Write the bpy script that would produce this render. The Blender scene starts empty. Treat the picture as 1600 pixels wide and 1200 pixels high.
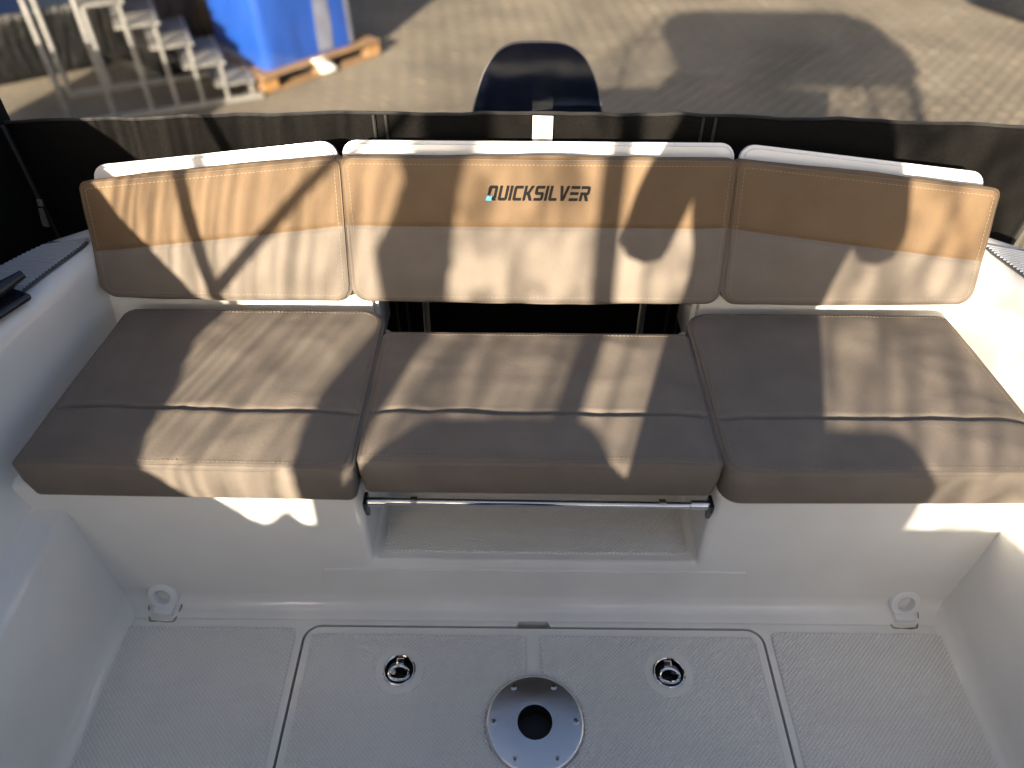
import bpy, bmesh, math, random
from mathutils import Vector, Matrix, noise
from math import sin, cos, pi, radians as R

scene = bpy.context.scene
COL = scene.collection
random.seed(4)

# ------------------------------------------------------------------ camera
PITCH, YAW, ROLL = R(43.08), R(-0.24), R(0.34)
fw = Vector((sin(YAW)*cos(PITCH), cos(YAW)*cos(PITCH), -sin(PITCH)))
rt = Vector((cos(YAW), -sin(YAW), 0)); up = rt.cross(fw)
r2 = cos(ROLL)*rt + sin(ROLL)*up; u2 = -sin(ROLL)*rt + cos(ROLL)*up
CAM = Vector((-0.042, 0, 1.36))
cd = bpy.data.cameras.new('camera'); cam = bpy.data.objects.new('camera', cd); COL.objects.link(cam)
cam.matrix_world = Matrix(((r2.x, u2.x, -fw.x, CAM.x), (r2.y, u2.y, -fw.y, CAM.y), (r2.z, u2.z, -fw.z, CAM.z), (0, 0, 0, 1)))
cd.sensor_width = 36; cd.lens = 1170*36/1600; cd.clip_start = 0.01; cd.clip_end = 500
cd.dof.use_dof = True; cd.dof.focus_distance = 1.4; cd.dof.aperture_fstop = 1.5
scene.camera = cam
# ------------------------------------------------------------------ light
AZ, EL = R(17), R(20)
SUN = Vector((sin(AZ)*cos(EL), cos(AZ)*cos(EL), -sin(EL)))
w = bpy.data.worlds.new('World'); scene.world = w; w.use_nodes = True
nt = w.node_tree; bg = nt.nodes['Background']
sky = nt.nodes.new('ShaderNodeTexSky'); sky.sky_type = 'NISHITA'; sky.sun_disc = False
sky.sun_elevation = EL; sky.sun_rotation = pi + AZ
nt.links.new(sky.outputs[0], bg.inputs[0]); bg.inputs[1].default_value = 0.066
sky.ozone_density = 0.7; sky.dust_density = 5.0; sky.air_density = 0.8
sl = bpy.data.lights.new('sun', 'SUN'); so = bpy.data.objects.new('sun', sl); COL.objects.link(so)
so.rotation_euler = SUN.to_track_quat('-Z', 'Y').to_euler(); so.location = (-3, -8, 6)
sl.energy = 5.0; sl.angle = R(0.55); sl.color = (1, 0.85, 0.65)
vs = scene.view_settings; vs.view_transform = 'Standard'; vs.look = 'None'; vs.gamma = 1; vs.exposure = 2.08
scene.render.resolution_x, scene.render.resolution_y = 1024, 768
scene.cycles.max_bounces = 10; scene.cycles.transparent_max_bounces = 16
scene.cycles.caustics_reflective = False; scene.cycles.caustics_refractive = False

# ------------------------------------------------------------------ materials
def mat(name, col, rough=0.5, metal=0.0, var=0.0, vscale=8.0, bump=None, spec=0.5, coat=0.0, stretch=(1, 1, 1), col2=None, blotch=None):
    m = bpy.data.materials.new(name); m.use_nodes = True
    n, l = m.node_tree.nodes, m.node_tree.links
    b = n['Principled BSDF']
    b.inputs['Base Color'].default_value = (*col, 1); b.inputs['Roughness'].default_value = rough
    b.inputs['Metallic'].default_value = metal; b.inputs['Specular IOR Level'].default_value = spec
    b.inputs['Coat Weight'].default_value = coat
    tc = n.new('ShaderNodeTexCoord'); mp = n.new('ShaderNodeMapping'); mp.inputs['Scale'].default_value = stretch
    l.new(tc.outputs['Object'], mp.inputs[0])
    if var or col2:
        t = n.new('ShaderNodeTexNoise'); t.inputs['Scale'].default_value = vscale; t.inputs['Detail'].default_value = 6
        l.new(mp.outputs[0], t.inputs[0])
        rp = n.new('ShaderNodeValToRGB')
        rp.color_ramp.elements[0].position, rp.color_ramp.elements[1].position = blotch or (0.3, 0.7)
        c2 = col2 or tuple(c*(1-var) for c in col)
        rp.color_ramp.elements[0].color = (*c2, 1)
        rp.color_ramp.elements[1].color = (*col, 1)
        l.new(t.outputs[0], rp.inputs[0]); l.new(rp.outputs[0], b.inputs['Base Color'])
    if bump:
        kind, sc, st, dist = bump
        bp = n.new('ShaderNodeBump'); bp.inputs['Strength'].default_value = st; bp.inputs['Distance'].default_value = dist
        if kind == 'noise':
            t = n.new('ShaderNodeTexNoise'); t.inputs['Scale'].default_value = sc; t.inputs['Detail'].default_value = 5
            l.new(mp.outputs[0], t.inputs[0]); h = t.outputs[0]
        else:                                   # crossed sine ribs: woven cloth or moulded non-skid
            sx = n.new('ShaderNodeSeparateXYZ'); l.new(mp.outputs[0], sx.inputs[0])
            k = 2*pi/sc
            def mth(op, a, bv):
                q = n.new('ShaderNodeMath'); q.operation = op
                if hasattr(a, 'links'): l.new(a, q.inputs[0])
                else: q.inputs[0].default_value = a
                if bv is not None:
                    if hasattr(bv, 'links'): l.new(bv, q.inputs[1])
                    else: q.inputs[1].default_value = bv
                return q.outputs[0]
            X = sx.outputs[0]; Y = mth('ADD', sx.outputs[1], sx.outputs[2])
            if kind == 'diamond':
                A = mth('ADD', X, Y); B = mth('SUBTRACT', X, Y); k *= 0.7071
            else: A, B = X, Y
            h = mth('MULTIPLY', mth('SINE', mth('MULTIPLY', A, k), None), mth('SINE', mth('MULTIPLY', B, k), None))
            if kind == 'diamond': h = mth('ABSOLUTE', h, None)
        l.new(h, bp.inputs['Height']); l.new(bp.outputs[0], b.inputs['Normal'])
    return m

M = {}
M['gel'] = mat('gelcoat', (0.83, 0.82, 0.785), 0.17, var=0.09, vscale=7, bump=('noise', 30, 0.05, 0.002), coat=0.3)
M['nonskid'] = mat('nonskid_gelcoat', (0.82, 0.81, 0.78), 0.36, var=0.08, vscale=4)
M['nonskid_base'] = mat('nonskid_grooves', (0.72, 0.71, 0.68), 0.5, var=0.16, vscale=5)
M['gutter'] = mat('gutter', (0.30, 0.27, 0.22), 0.6, var=0.4, vscale=30)
M['sand'] = mat('sand_fabric', (0.170, 0.146, 0.123), 0.75, var=0.16, vscale=14, bump=('noise', 300, 0.32, 0.0016), spec=0.3)
M['tan'] = mat('tan_fabric', (0.150, 0.099, 0.055), 0.7, var=0.18, vscale=14, bump=('noise', 300, 0.32, 0.0016), spec=0.3)
M['piping'] = mat('piping', (0.13, 0.105, 0.085), 0.7)
M['stitch'] = mat('stitch', (0.22, 0.175, 0.13), 0.7)
M['thread'] = mat('black_thread', (0.008, 0.008, 0.010), 0.8, spec=0.15, bump=('noise', 900, 0.4, 0.0005))
M['cyan'] = mat('cyan_thread', (0.02, 0.42, 0.68), 0.5)
M['canvas'] = mat('black_canvas', (0.0085, 0.0082, 0.0076), 0.95, var=0.45, vscale=260, bump=('noise', 420, 0.5, 0.002), spec=0.12)
M['binding'] = mat('black_binding', (0.02, 0.02, 0.02), 0.7)
M['chrome'] = mat('chrome', (0.75, 0.75, 0.74), 0.07, metal=1, bump=('noise', 25, 0.04, 0.002))
M['brushed'] = mat('brushed_aluminium', (0.66, 0.68, 0.72), 0.27, metal=1)
M['brushed'].node_tree.nodes['Principled BSDF'].inputs['Anisotropic'].default_value = 0.7
M['darkchrome'] = mat('dark_chrome', (0.10, 0.10, 0.10), 0.15, metal=1)
M['dark'] = mat('dark_recess', (0.008, 0.008, 0.009), 0.5)
M['blackpl'] = mat('black_plastic', (0.012, 0.013, 0.018), 0.22, coat=0.3)
M['whitepl'] = mat('white_plastic', (0.80, 0.80, 0.80), 0.3)
M['sealant'] = mat('old_sealant', (0.36, 0.30, 0.17), 0.6, var=0.6, vscale=60)
M['tread'] = mat('tread_pad', (0.42, 0.44, 0.48), 0.5)
M['treadgap'] = mat('tread_groove', (0.07, 0.075, 0.09), 0.7)
M['tag'] = mat('white_tag', (0.80, 0.80, 0.78), 0.6, var=0.06, vscale=60)
M['ink'] = mat('grey_ink', (0.22, 0.22, 0.23), 0.7)
M['navy'] = mat('navy_vinyl', (0.004, 0.007, 0.017), 0.7, spec=0.05, bump=('noise', 14, 0.25, 0.01), col2=(0.008, 0.011, 0.019), vscale=22, blotch=(0.32, 0.5))
M['navy2'] = mat('worn_vinyl_backing', (0.022, 0.017, 0.021), 0.7, var=0.3, vscale=40)
M['greyweb'] = mat('grey_piping', (0.16, 0.15, 0.16), 0.6)
M['grey'] = mat('outboard_grey', (0.03, 0.032, 0.036), 0.35)
M['alu'] = mat('weathered_aluminium', (0.40, 0.40, 0.39), 0.42, metal=0.7, var=0.3, vscale=18)
M['grate'] = mat('tread_grating', (0.15, 0.148, 0.14), 0.7, metal=0.2, col2=(0.05, 0.05, 0.05), vscale=70, blotch=(0.38, 0.55))
M['blue'] = mat('blue_film', (0.011, 0.060, 0.30), 0.28, var=0.25, vscale=5, stretch=(3, 3, 0.4), bump=('noise', 9, 0.3, 0.02), coat=0.4)
M['filmband'] = mat('grey_film', (0.14, 0.155, 0.21), 0.3, var=0.3, vscale=9, bump=('noise', 12, 0.3, 0.02))
M['blackfilm'] = mat('black_film', (0.005, 0.0055, 0.006), 0.34, spec=0.3, bump=('noise', 8, 0.8, 0.05), stretch=(3, 3, 0.5))
M['wood'] = mat('pallet_wood', (0.22, 0.13, 0.062), 0.8, var=0.45, vscale=9, stretch=(1, 6, 6), bump=('noise', 60, 0.4, 0.004))
M['woodend'] = mat('pallet_end_grain', (0.30, 0.165, 0.055), 0.8, var=0.25, vscale=30)
M['paver'] = mat('concrete_paver', (0.140, 0.119, 0.088), 0.9, col2=(0.078, 0.067, 0.050), vscale=1.1, blotch=(0.28, 0.62), bump=('noise', 60, 0.5, 0.006))
M['joint'] = mat('sand_joint', (0.10, 0.085, 0.063), 0.95, var=0.3, vscale=5)
M['hull'] = mat('hull_white', (0.76, 0.76, 0.74), 0.25, coat=0.4)
M['helm'] = mat('helm_vinyl', (0.30, 0.27, 0.24), 0.5)
M['cloth'] = mat('dark_jacket', (0.03, 0.035, 0.05), 0.85, var=0.2, vscale=20)
M['jeans'] = mat('denim', (0.05, 0.075, 0.14), 0.85, var=0.2, vscale=30)
M['skin'] = mat('skin', (0.55, 0.36, 0.27), 0.5)
M['hair'] = mat('brown_hair', (0.05, 0.03, 0.018), 0.6)

def clear(name, stretch, lo, scale, gloss=0.05, tint=(1, 1, 1), bump=0.15, rough=0.08):
    """clear window vinyl / glass: transparent, faintly glossy, noise in the tint stands in for light bent by creases"""
    m = bpy.data.materials.new(name); m.use_nodes = True
    n, l = m.node_tree.nodes, m.node_tree.links
    n.remove(n['Principled BSDF']); out = n['Material Output']
    tc = n.new('ShaderNodeTexCoord'); mp = n.new('ShaderNodeMapping'); mp.inputs['Scale'].default_value = stretch
    l.new(tc.outputs['Object'], mp.inputs[0])
    t = n.new('ShaderNodeTexNoise'); t.inputs['Scale'].default_value = scale; t.inputs['Detail'].default_value = 3; t.inputs['Distortion'].default_value = 0.6
    l.new(mp.outputs[0], t.inputs[0])
    rp = n.new('ShaderNodeValToRGB'); e = rp.color_ramp.elements
    e[0].position, e[1].position = 0.36, 0.60
    e[0].color = (lo*tint[0], lo*tint[1], lo*tint[2], 1); e[1].color = (0.96*tint[0], 0.96*tint[1], 0.96*tint[2], 1)
    l.new(t.outputs[0], rp.inputs[0])
    tr = n.new('ShaderNodeBsdfTransparent'); l.new(rp.outputs[0], tr.inputs[0])
    gl = n.new('ShaderNodeBsdfGlossy'); gl.inputs['Roughness'].default_value = rough
    bp = n.new('ShaderNodeBump'); bp.inputs['Strength'].default_value = bump; bp.inputs['Distance'].default_value = 0.01
    l.new(t.outputs[0], bp.inputs['Height']); l.new(bp.outputs[0], gl.inputs['Normal'])
    mx = n.new('ShaderNodeMixShader'); mx.inputs[0].default_value = gloss
    l.new(tr.outputs[0], mx.inputs[1]); l.new(gl.outputs[0], mx.inputs[2]); l.new(mx.outputs[0], out.inputs[0])
    return m
M['vinyl_side'] = clear('light_streaked_vinyl', (1, 7, 0.9), 0.34, 3.6)  # streaks of light put into the tint in place of refraction
M['vinyl_stern'] = clear('stern_vinyl', (1, 1, 1), 0.93, 4.0, gloss=0.03, bump=0.25, rough=0.16)
M['glass'] = clear('windscreen', (2.4, 1, 1.0), 0.50, 8.0)  # mottled tint added to break up the sunlight on the bench

# ------------------------------------------------------------------ helpers
def link(name, me, m, parent=None, smooth=True, angle=40):
    o = bpy.data.objects.new(name, me); COL.objects.link(o)
    if m is not None and not me.materials: me.materials.append(M[m] if isinstance(m, str) else m)
    if smooth:
        me.polygons.foreach_set('use_smooth', [True]*len(me.polygons))
        me.set_sharp_from_angle(angle=R(angle))
    if parent: o.parent = parent
    return o
def build(name, bm, m, parent=None, smooth=True, angle=40):
    bmesh.ops.recalc_face_normals(bm, faces=bm.faces[:])
    me = bpy.data.meshes.new(name); bm.to_mesh(me); bm.free()
    return link(name, me, m, parent, smooth, angle)
def thing(name, label, cat, loc=(0, 0, 0), group=None):
    o = bpy.data.objects.new(name, None); COL.objects.link(o); o.location = loc; o.empty_display_size = 0.1
    o['label'] = label; o['category'] = cat
    if group: o['group'] = group
    return o
def tag(o, label, cat, group=None):
    o['label'] = label; o['category'] = cat
    if group: o['group'] = group
    return o
def sub(parent, o):                       # parent keeping world position (parents are unrotated)
    o.parent = parent; o.matrix_parent_inverse = Matrix.Translation(parent.location).inverted(); return o
def box(bm, c, s, rot=None, bev=0.0, seg=2):
    r = bmesh.ops.create_cube(bm, size=1)
    for v in r['verts']:
        v.co = Vector((v.co.x*s[0], v.co.y*s[1], v.co.z*s[2]))
    if bev:
        es = list({e for v in r['verts'] for e in v.link_edges})
        q = bmesh.ops.bevel(bm, geom=es, offset=bev, segments=seg, affect='EDGES', profile=0.5)
        vs_ = list({v for f in q['faces'] for v in f.verts} | {v for v in r['verts'] if v.is_valid})
    else: vs_ = r['verts']
    for v in vs_:
        v.co = (rot @ v.co if rot else v.co) + Vector(c)
    return vs_
def tube(bm, pts, rad, n=10, closed=False, caps=True):
    pts = [Vector(p) for p in pts]; N = len(pts); rings = []
    prev = None
    for i, p in enumerate(pts):
        a = pts[(i-1) % N] if (closed or i > 0) else p
        b = pts[(i+1) % N] if (closed or i < N-1) else p
        t = (b-a).normalized()
        if prev is None:
            s = t.orthogonal().normalized()
        else:
            s = (prev - t*prev.dot(t))
            s = s.normalized() if s.length > 1e-6 else t.orthogonal().normalized()
        prev = s; q = t.cross(s)
        r = rad[i] if isinstance(rad, (list, tuple)) else rad
        rings.append([bm.verts.new(p + r*(cos(2*pi*k/n)*s + sin(2*pi*k/n)*q)) for k in range(n)])
    for i in range(N if closed else N-1):
        A, B = rings[i], rings[(i+1) % N]
        for k in range(n):
            bm.faces.new((A[k], A[(k+1) % n], B[(k+1) % n], B[k]))
    if caps and not closed:
        bm.faces.new(rings[0][::-1]); bm.faces.new(rings[-1])
def lathe(bm, prof, c=(0, 0, 0), n=48, mx=None, close=False):
    rings = []
    for r, z in prof:
        rings.append([bm.verts.new((r*cos(2*pi*k/n), r*sin(2*pi*k/n), z)) for k in range(n)] if r > 1e-6 else [bm.verts.new((0, 0, z))])
    for A, B in zip(rings, rings[1:]):
        for k in range(n):
            if len(A) == 1 and len(B) == 1: continue
            if len(A) == 1: bm.faces.new((A[0], B[k], B[(k+1) % n]))
            elif len(B) == 1: bm.faces.new((A[k], A[(k+1) % n], B[0]))
            else: bm.faces.new((A[k], A[(k+1) % n], B[(k+1) % n], B[k]))
    vs_ = [v for r in rings for v in r]
    for v in vs_:
        v.co = (mx @ v.co if mx else v.co) + Vector(c)
    return vs_
def round_poly(pts, rad, seg=6):
    out = []; N = len(pts)
    for i in range(N):
        p, a, b = Vector(pts[i]), Vector(pts[i-1]), Vector(pts[(i+1) % N])
        r = rad[i] if isinstance(rad, (list, tuple)) else rad
        d1, d2 = (a-p).normalized(), (b-p).normalized()
        ang = d1.angle(d2); cut = r/math.tan(ang/2)
        c = p + (d1+d2).normalized()*(r/sin(ang/2))
        s, e = p+d1*cut-c, p+d2*cut-c
        tot = s.angle_signed(e)
        for k in range(seg+1):
            out.append(c + Matrix.Rotation(-tot*k/seg, 2) @ s)
    return out
def prism(bm, pts2, w0, w1, mp):
    a = [bm.verts.new(mp(p[0], p[1], w0)) for p in pts2]; b = [bm.verts.new(mp(p[0], p[1], w1)) for p in pts2]
    N = len(pts2)
    bm.faces.new(a[::-1]); bm.faces.new(b)
    for i in range(N): bm.faces.new((a[i], a[(i+1) % N], b[(i+1) % N], b[i]))
def inset_poly(pts, d):
    out = []; N = len(pts)
    area = sum(pts[i-1].x*pts[i].y-pts[i].x*pts[i-1].y for i in range(N)); sg = 1 if area > 0 else -1
    for i in range(N):
        t = (pts[(i+1) % N]-pts[i-1]).normalized(); out.append(pts[i]+sg*d*Vector((-t.y, t.x)))
    return out
def resample(pts, step):
    out = []; N = len(pts); carry = 0
    for i in range(N):
        a, b = pts[i], pts[(i+1) % N]; L = (b-a).length; s = carry
        while s < L: out.append((a+(b-a)*s/L, (b-a).normalized())); s += step
        carry = s-L
    return out
def sstep(x): x = max(0, min(1, x)); return x*x*(3-2*x)

def studs(parent, inside, rect, z, pitch=.0082, hgt=.0024, keep=False):
    x0, x1, y0, y1 = rect; vv, ff = [], []; a = pitch*.46; j = 0; y = y0
    while y < y1:
        x = x0+(pitch/2 if j % 2 else 0)
        while x < x1:
            if inside(x, y):
                b = len(vv)
                vv += [(x-a, y, z), (x, y-a*.92, z), (x+a, y, z), (x, y+a*.92, z)]
                c = .38*a; vv += [(x-c, y, z+hgt), (x, y-c, z+hgt), (x+c, y, z+hgt), (x, y+c, z+hgt)]
                ff += [(b+4, b+5, b+6, b+7)]+[(b+k, b+(k+1) % 4, b+4+(k+1) % 4, b+4+k) for k in range(4)]
            x += pitch
        y += pitch/2; j += 1
    me = bpy.data.meshes.new('nonskid_studs'); me.from_pydata(vv, [], ff); me.update()
    o = link('nonskid_studs', me, 'nonskid', None, smooth=False); o['kind'] = 'stuff'
    if keep: sub(parent, o)
    else: o.parent = parent
    return o
def holed(bm, outer, holes, z0, z1):
    es, rings = [], []
    for ring in [outer]+holes:
        vs_ = [bm.verts.new((p[0], p[1], z1)) for p in ring]; rings.append(vs_)
        es += [bm.edges.new((vs_[i], vs_[(i+1) % len(vs_)])) for i in range(len(vs_))]
    bmesh.ops.triangle_fill(bm, edges=es, use_beauty=True)
    for vs_ in rings:
        lo = [bm.verts.new((v.co.x, v.co.y, z0)) for v in vs_]; n = len(vs_)
        for i in range(n): bm.faces.new((vs_[i], vs_[(i+1) % n], lo[(i+1) % n], lo[i]))
def circ(cx, cy, r, n=40): return [Vector((cx+r*cos(2*pi*k/n), cy+r*sin(2*pi*k/n))) for k in range(n)]

# ------------------------------------------------------------------ ground
G = -1.05
bm = bmesh.new()
bmesh.ops.create_grid(bm, x_segments=2, y_segments=2, size=120)
for v in bm.verts: v.co.z = G-0.012
ground = build('ground', bm, 'joint', smooth=False); ground['kind'] = 'structure'
def pavers():
    vs_, fs = [], []
    a = R(51); ca, sa = cos(a), sin(a); L, W, g = 0.21, 0.105, 0.006
    rng = random.Random(7)
    for i in range(-90, 150):
        for j in range(-60, 80):
            u, v = j*L+(L/2 if i % 2 else 0), i*W
            x, y = u*ca-v*sa+1.0, u*sa+v*ca+6.5
            if not (-6.5 < x < 8.5 and 3.6 < y < 11.5): continue
            dz = rng.uniform(-.002, .002); tx, ty = rng.uniform(-.0012, .0012), rng.uniform(-.0012, .0012)
            b = len(vs_)
            for (du, dv, z) in ((-1, -1, 0), (1, -1, 0), (1, 1, 0), (-1, 1, 0)):
                pu, pv = du*(L/2-g/2), dv*(W/2-g/2)
                vs_.append((x+pu*ca-pv*sa, y+pu*sa+pv*ca, G-0.05))
            for (du, dv) in ((-1, -1), (1, -1), (1, 1), (-1, 1)):
                pu, pv = du*(L/2-g), dv*(W/2-g)
                vs_.append((x+pu*ca-pv*sa, y+pu*sa+pv*ca, G-0.002+dz+tx*du+ty*dv*0.5))
            fs += [(b+4, b+5, b+6, b+7)] + [(b+k, b+(k+1) % 4, b+4+(k+1) % 4, b+4+k) for k in range(4)]
    me = bpy.data.meshes.new('paving_blocks'); me.from_pydata(vs_, [], fs); me.update()
    o = link('paving_blocks', me, 'paver', ground, smooth=False); o['kind'] = 'stuff'
pavers()

# ------------------------------------------------------------------ boat
boat = thing('motorboat', 'white motorboat with moulded stern bench, cockpit floor and gunwales', 'boat', (0, 0, 0))
BY0 = -1.28                                  # forward end of the open cockpit
# hatch outline and the sole around it
HX, HY0, HY1 = 0.4455, 0.05, 0.748
def hatch_outline(gr, rad, notch):
    p = round_poly([(-HX-gr, HY0-gr), (HX+gr, HY0-gr), (HX+gr, HY1+gr), (-HX-gr, HY1+gr)], rad, 6)
    if notch:
        out = []
        for i, q in enumerate(p):
            out.append(q); nx = p[(i+1) % len(p)]
            if q.y > HY1 and nx.y > HY1 and q.x > 0.2 and nx.x < -0.2:
                y = q.y
                out += [Vector((.034, y)), Vector((.028, y+.011)), Vector((-.028, y+.011)), Vector((-.034, y))]
        p = out
    return p
def ring_sheet(name, hole, rect, z, m, parent, depth=0.03):
    x0, x1, y0, y1 = rect
    bm = bmesh.new(); N = len(hole); A, B, D = [], [], []
    cx, cy = (x0+x1)/2, sum(p.y for p in hole)/N
    for p in hole:
        A.append(bm.verts.new((p.x, p.y, z))); D.append(bm.verts.new((p.x, p.y, z-depth)))
    outer = [bm.verts.new((x0, y0, z)), bm.verts.new((x1, y0, z)), bm.verts.new((x1, y1, z)), bm.verts.new((x0, y1, z))]
    es = []
    for i in range(N): es.append(bm.edges.new((A[i], A[(i+1) % N])))
    for i in range(4): es.append(bm.edges.new((outer[i], outer[(i+1) % 4])))
    bmesh.ops.triangle_fill(bm, edges=es, use_beauty=True)
    for i in range(N): bm.faces.new((A[i], A[(i+1) % N], D[(i+1) % N], D[i]))
    o = build(name, bm, m, parent, smooth=True, angle=30)
    return o
sole = ring_sheet('cockpit_sole', hatch_outline(0.0055, 0.034, True), (-0.9, 0.9, BY0, 0.82), 0.0, 'gel', boat)
bm = bmesh.new(); box(bm, (0, .4, -.034), (1.0, .84, .008)); build('hatch_gutter', bm, 'gutter', boat, smooth=False)
for s in (-1, 1):                            # moulded non-skid fields each side of the hatch
    bm = bmesh.new()
    prism(bm, round_poly([(s*.800, -.9), (s*.800, .745), (s*.464, .745), (s*.464, -.9)][::s], .02, 5), -.002, .0022, lambda a, b, c: (a, b, c))
    nf = build('nonskid_field', bm, 'nonskid_base', boat)
    studs(nf, lambda x, y: True, (min(s*.797, s*.468), max(s*.797, s*.468), .36, .7435), .0021)
# bench front with foot niche
U = [(-.90, -.05), (.90, -.05), (.90, .36), (.302, .36), (.307, .142), (-.307, .142), (-.302, .36), (-.90, .36)]
bm = bmesh.new(); prism(bm, U, .802, 1.235, lambda a, b, c: (a, c, b))
bmesh.ops.recalc_face_normals(bm, faces=bm.faces[:])
es = [e for e in bm.edges if all(abs(v.co.y-.802) < 1e-5 for v in e.verts) and max(v.co.z for v in e.verts) > .1 and max(abs(v.co.x) for v in e.verts) < .95 and not all(abs(v.co.x) > .85 for v in e.verts)]
es += [e for e in bm.edges if abs(e.verts[0].co.y-e.verts[1].co.y) > .2 and abs(e.verts[0].co.x) < .32]
bmesh.ops.bevel(bm, geom=es, offset=.014, segments=4, affect='EDGES', profile=.5)
build('bench_base', bm, 'gel', boat, angle=35)
bm = bmesh.new(); box(bm, (0, 1.19, .25), (.62, .02, .22)); build('niche_back', bm, 'gel', boat)
bm = bmesh.new(); prism(bm, round_poly([(-.288, .828), (.288, .828), (.288, 1.16), (-.288, 1.16)], .015, 4), .140, .1442, lambda a, b, c: (a, b, c))
nf = build('niche_nonskid', bm, 'nonskid_base', boat); studs(nf, lambda x, y: True, (-.286, .288, .830, 1.155), .1441, .0078)
# raised plateau round the niche, and the cove at the foot of the bench
bm = bmesh.new()
prism(bm, round_poly([(-.425, .05), (.425, .05), (.408, .128), (-.408, .128)], .012, 4), .8035, .7985, lambda a, b, c: (a, c, b))
bmesh.ops.recalc_face_normals(bm, faces=bm.faces[:])
bmesh.ops.bevel(bm, geom=[e for e in bm.edges if all(v.co.y < .80 for v in e.verts)], offset=.004, segments=2, affect='EDGES')
build('bench_plateau', bm, 'gel', boat)
def extrude_x(name, prof, x0, x1, m, n=2):
    bm = bmesh.new()
    rows = [[bm.verts.new((x0+(x1-x0)*i/n, y, z)) for (y, z) in prof] for i in range(n+1)]
    for A, B in zip(rows, rows[1:]):
        for k in range(len(prof)-1): bm.faces.new((A[k], A[k+1], B[k+1], B[k]))
    return build(name, bm, m, boat, angle=60)
cove = [(.766, .0015), (.772, .0035)] + [(.803-.030*cos(t), .034-.030*sin(t)) for t in [R(90-a) for a in range(10, 91, 10)][::1]]
cove = [(.764, .0012), (.773, .004)] + [(.773+.029*sin(R(a)), .033-.029*cos(R(a))) for a in range(10, 91, 10)] + [(.8015, .05)]
extrude_x('bench_cove', cove, -.84, .84, 'gel', 4)
# side liners, lofted along y
def top_x(y):
    pts = [(-1.4, 1.0), (.3, .985), (.7, .965), (1.02, .925), (1.15, .89), (1.24, .862), (1.34, .85)]
    for (a, b), (c, d) in zip(pts, pts[1:]):
        if y <= c: return b+(d-b)*max(0, (y-a))/(c-a)
    return pts[-1][1]
GZ = .55
for s in (-1, 1):
    bm = bmesh.new(); rows = []
    ys = [BY0+i*(1.335-BY0)/48 for i in range(49)]
    for y in ys:
        t = top_x(y); out_x = min(1.07, t+.155)
        if y > 1.1: out_x = t+.155*math.sqrt(max(0.0, 1-((y-1.1)/.24)**2))
        out_x = max(out_x, t+.012)
        p = [(.792, .0012), (.800, .004), (.812, .012), (.818, .026), (.820, .045), (.824, .16), (.826, .284), (.829, .294), (.836, .299),
             (.874, .301), (.882, .304), (.886, .316)]
        for k in range(1, 7):
            f = k/6; p.append((.886+(t-.012-.886)*f, .316+(GZ-.03-.316)*f))
        p += [(t-.006, GZ-.010), (t+.002, GZ-.004), (t+.014, GZ), ((t+out_x)/2+.007, GZ+.002), (out_x-.012 if out_x > t+.03 else out_x+.003, GZ), (out_x+.006, GZ-.006), (out_x+.012, GZ-.03), (out_x+.01, GZ-.09)]
        rows.append([bm.verts.new((s*a, y, b)) for a, b in p])
    for A, B in zip(rows, rows[1:]):
        for k in range(len(A)-1): bm.faces.new((A[k], A[k+1], B[k+1], B[k]))
    build('side_liner', bm, 'gel', boat, angle=50)
    # ribbed tread pad on the gunwale
    bm = bmesh.new()
    def tp(y, f):
        t = top_x(y); o = min(1.07, t+.155)
        if y > 1.1: o = t+.155*math.sqrt(max(0, 1-((y-1.1)/.24)**2))
        return t+.022+f*max(o-t-.04, .004)
    e1 = [(s*tp(y, 0), y) for y in [1.06+i*.0142 for i in range(15)]]; e2 = [(s*tp(y, 1), y) for y in [1.06+i*.0142 for i in range(15)]]
    prism(bm, [Vector(p) for p in e1+e2[::-1]], GZ+.0035, GZ+.006, lambda a, b, c: (a, b, c))
    pad = build('tread_pad', bm, 'treadgap', boat, smooth=False)
    for i in range(24):
        y = 1.09+i*.0078
        bm = bmesh.new(); a, b = tp(y, .06), tp(max(y-.03, 1.05), .94)
        if b-a < .012: bm.free(); continue
        d = Vector((s*(b-a), -.03, 0)); ang = math.atan2(d.y, d.x)
        box(bm, (s*(a+b)/2, y-.015, GZ+.0072), (d.length, .0042, .0032), Matrix.Rotation(ang, 3, 'Z'))
        build('tread_rib', bm, 'tread', pad, smooth=False)
    # wing wall behind the outer seats and return to the engine well
    bm = bmesh.new()
    box(bm, (s*.612, 1.236, .415), (.56, .02, .15), bev=.005); box(bm, (s*.333, 1.29, .405), (.022, .10, .17), bev=.006)
    build('wing_wall', bm, 'gel', boat)
    for sx_ in (.42, .64):
        bm = bmesh.new(); tube(bm, [(s*sx_, 1.226, .458), (s*sx_, 1.219, .458)], .003, 10); build('snap_stud', bm, 'dark', boat)
    # hinge posts of the centre backrest
    bm = bmesh.new(); tube(bm, [(s*.236, 1.30, .26), (s*.236, 1.31, .40), (s*.236, 1.32, .58)], .008, 10); build('backrest_post', bm, 'chrome', boat)
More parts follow.
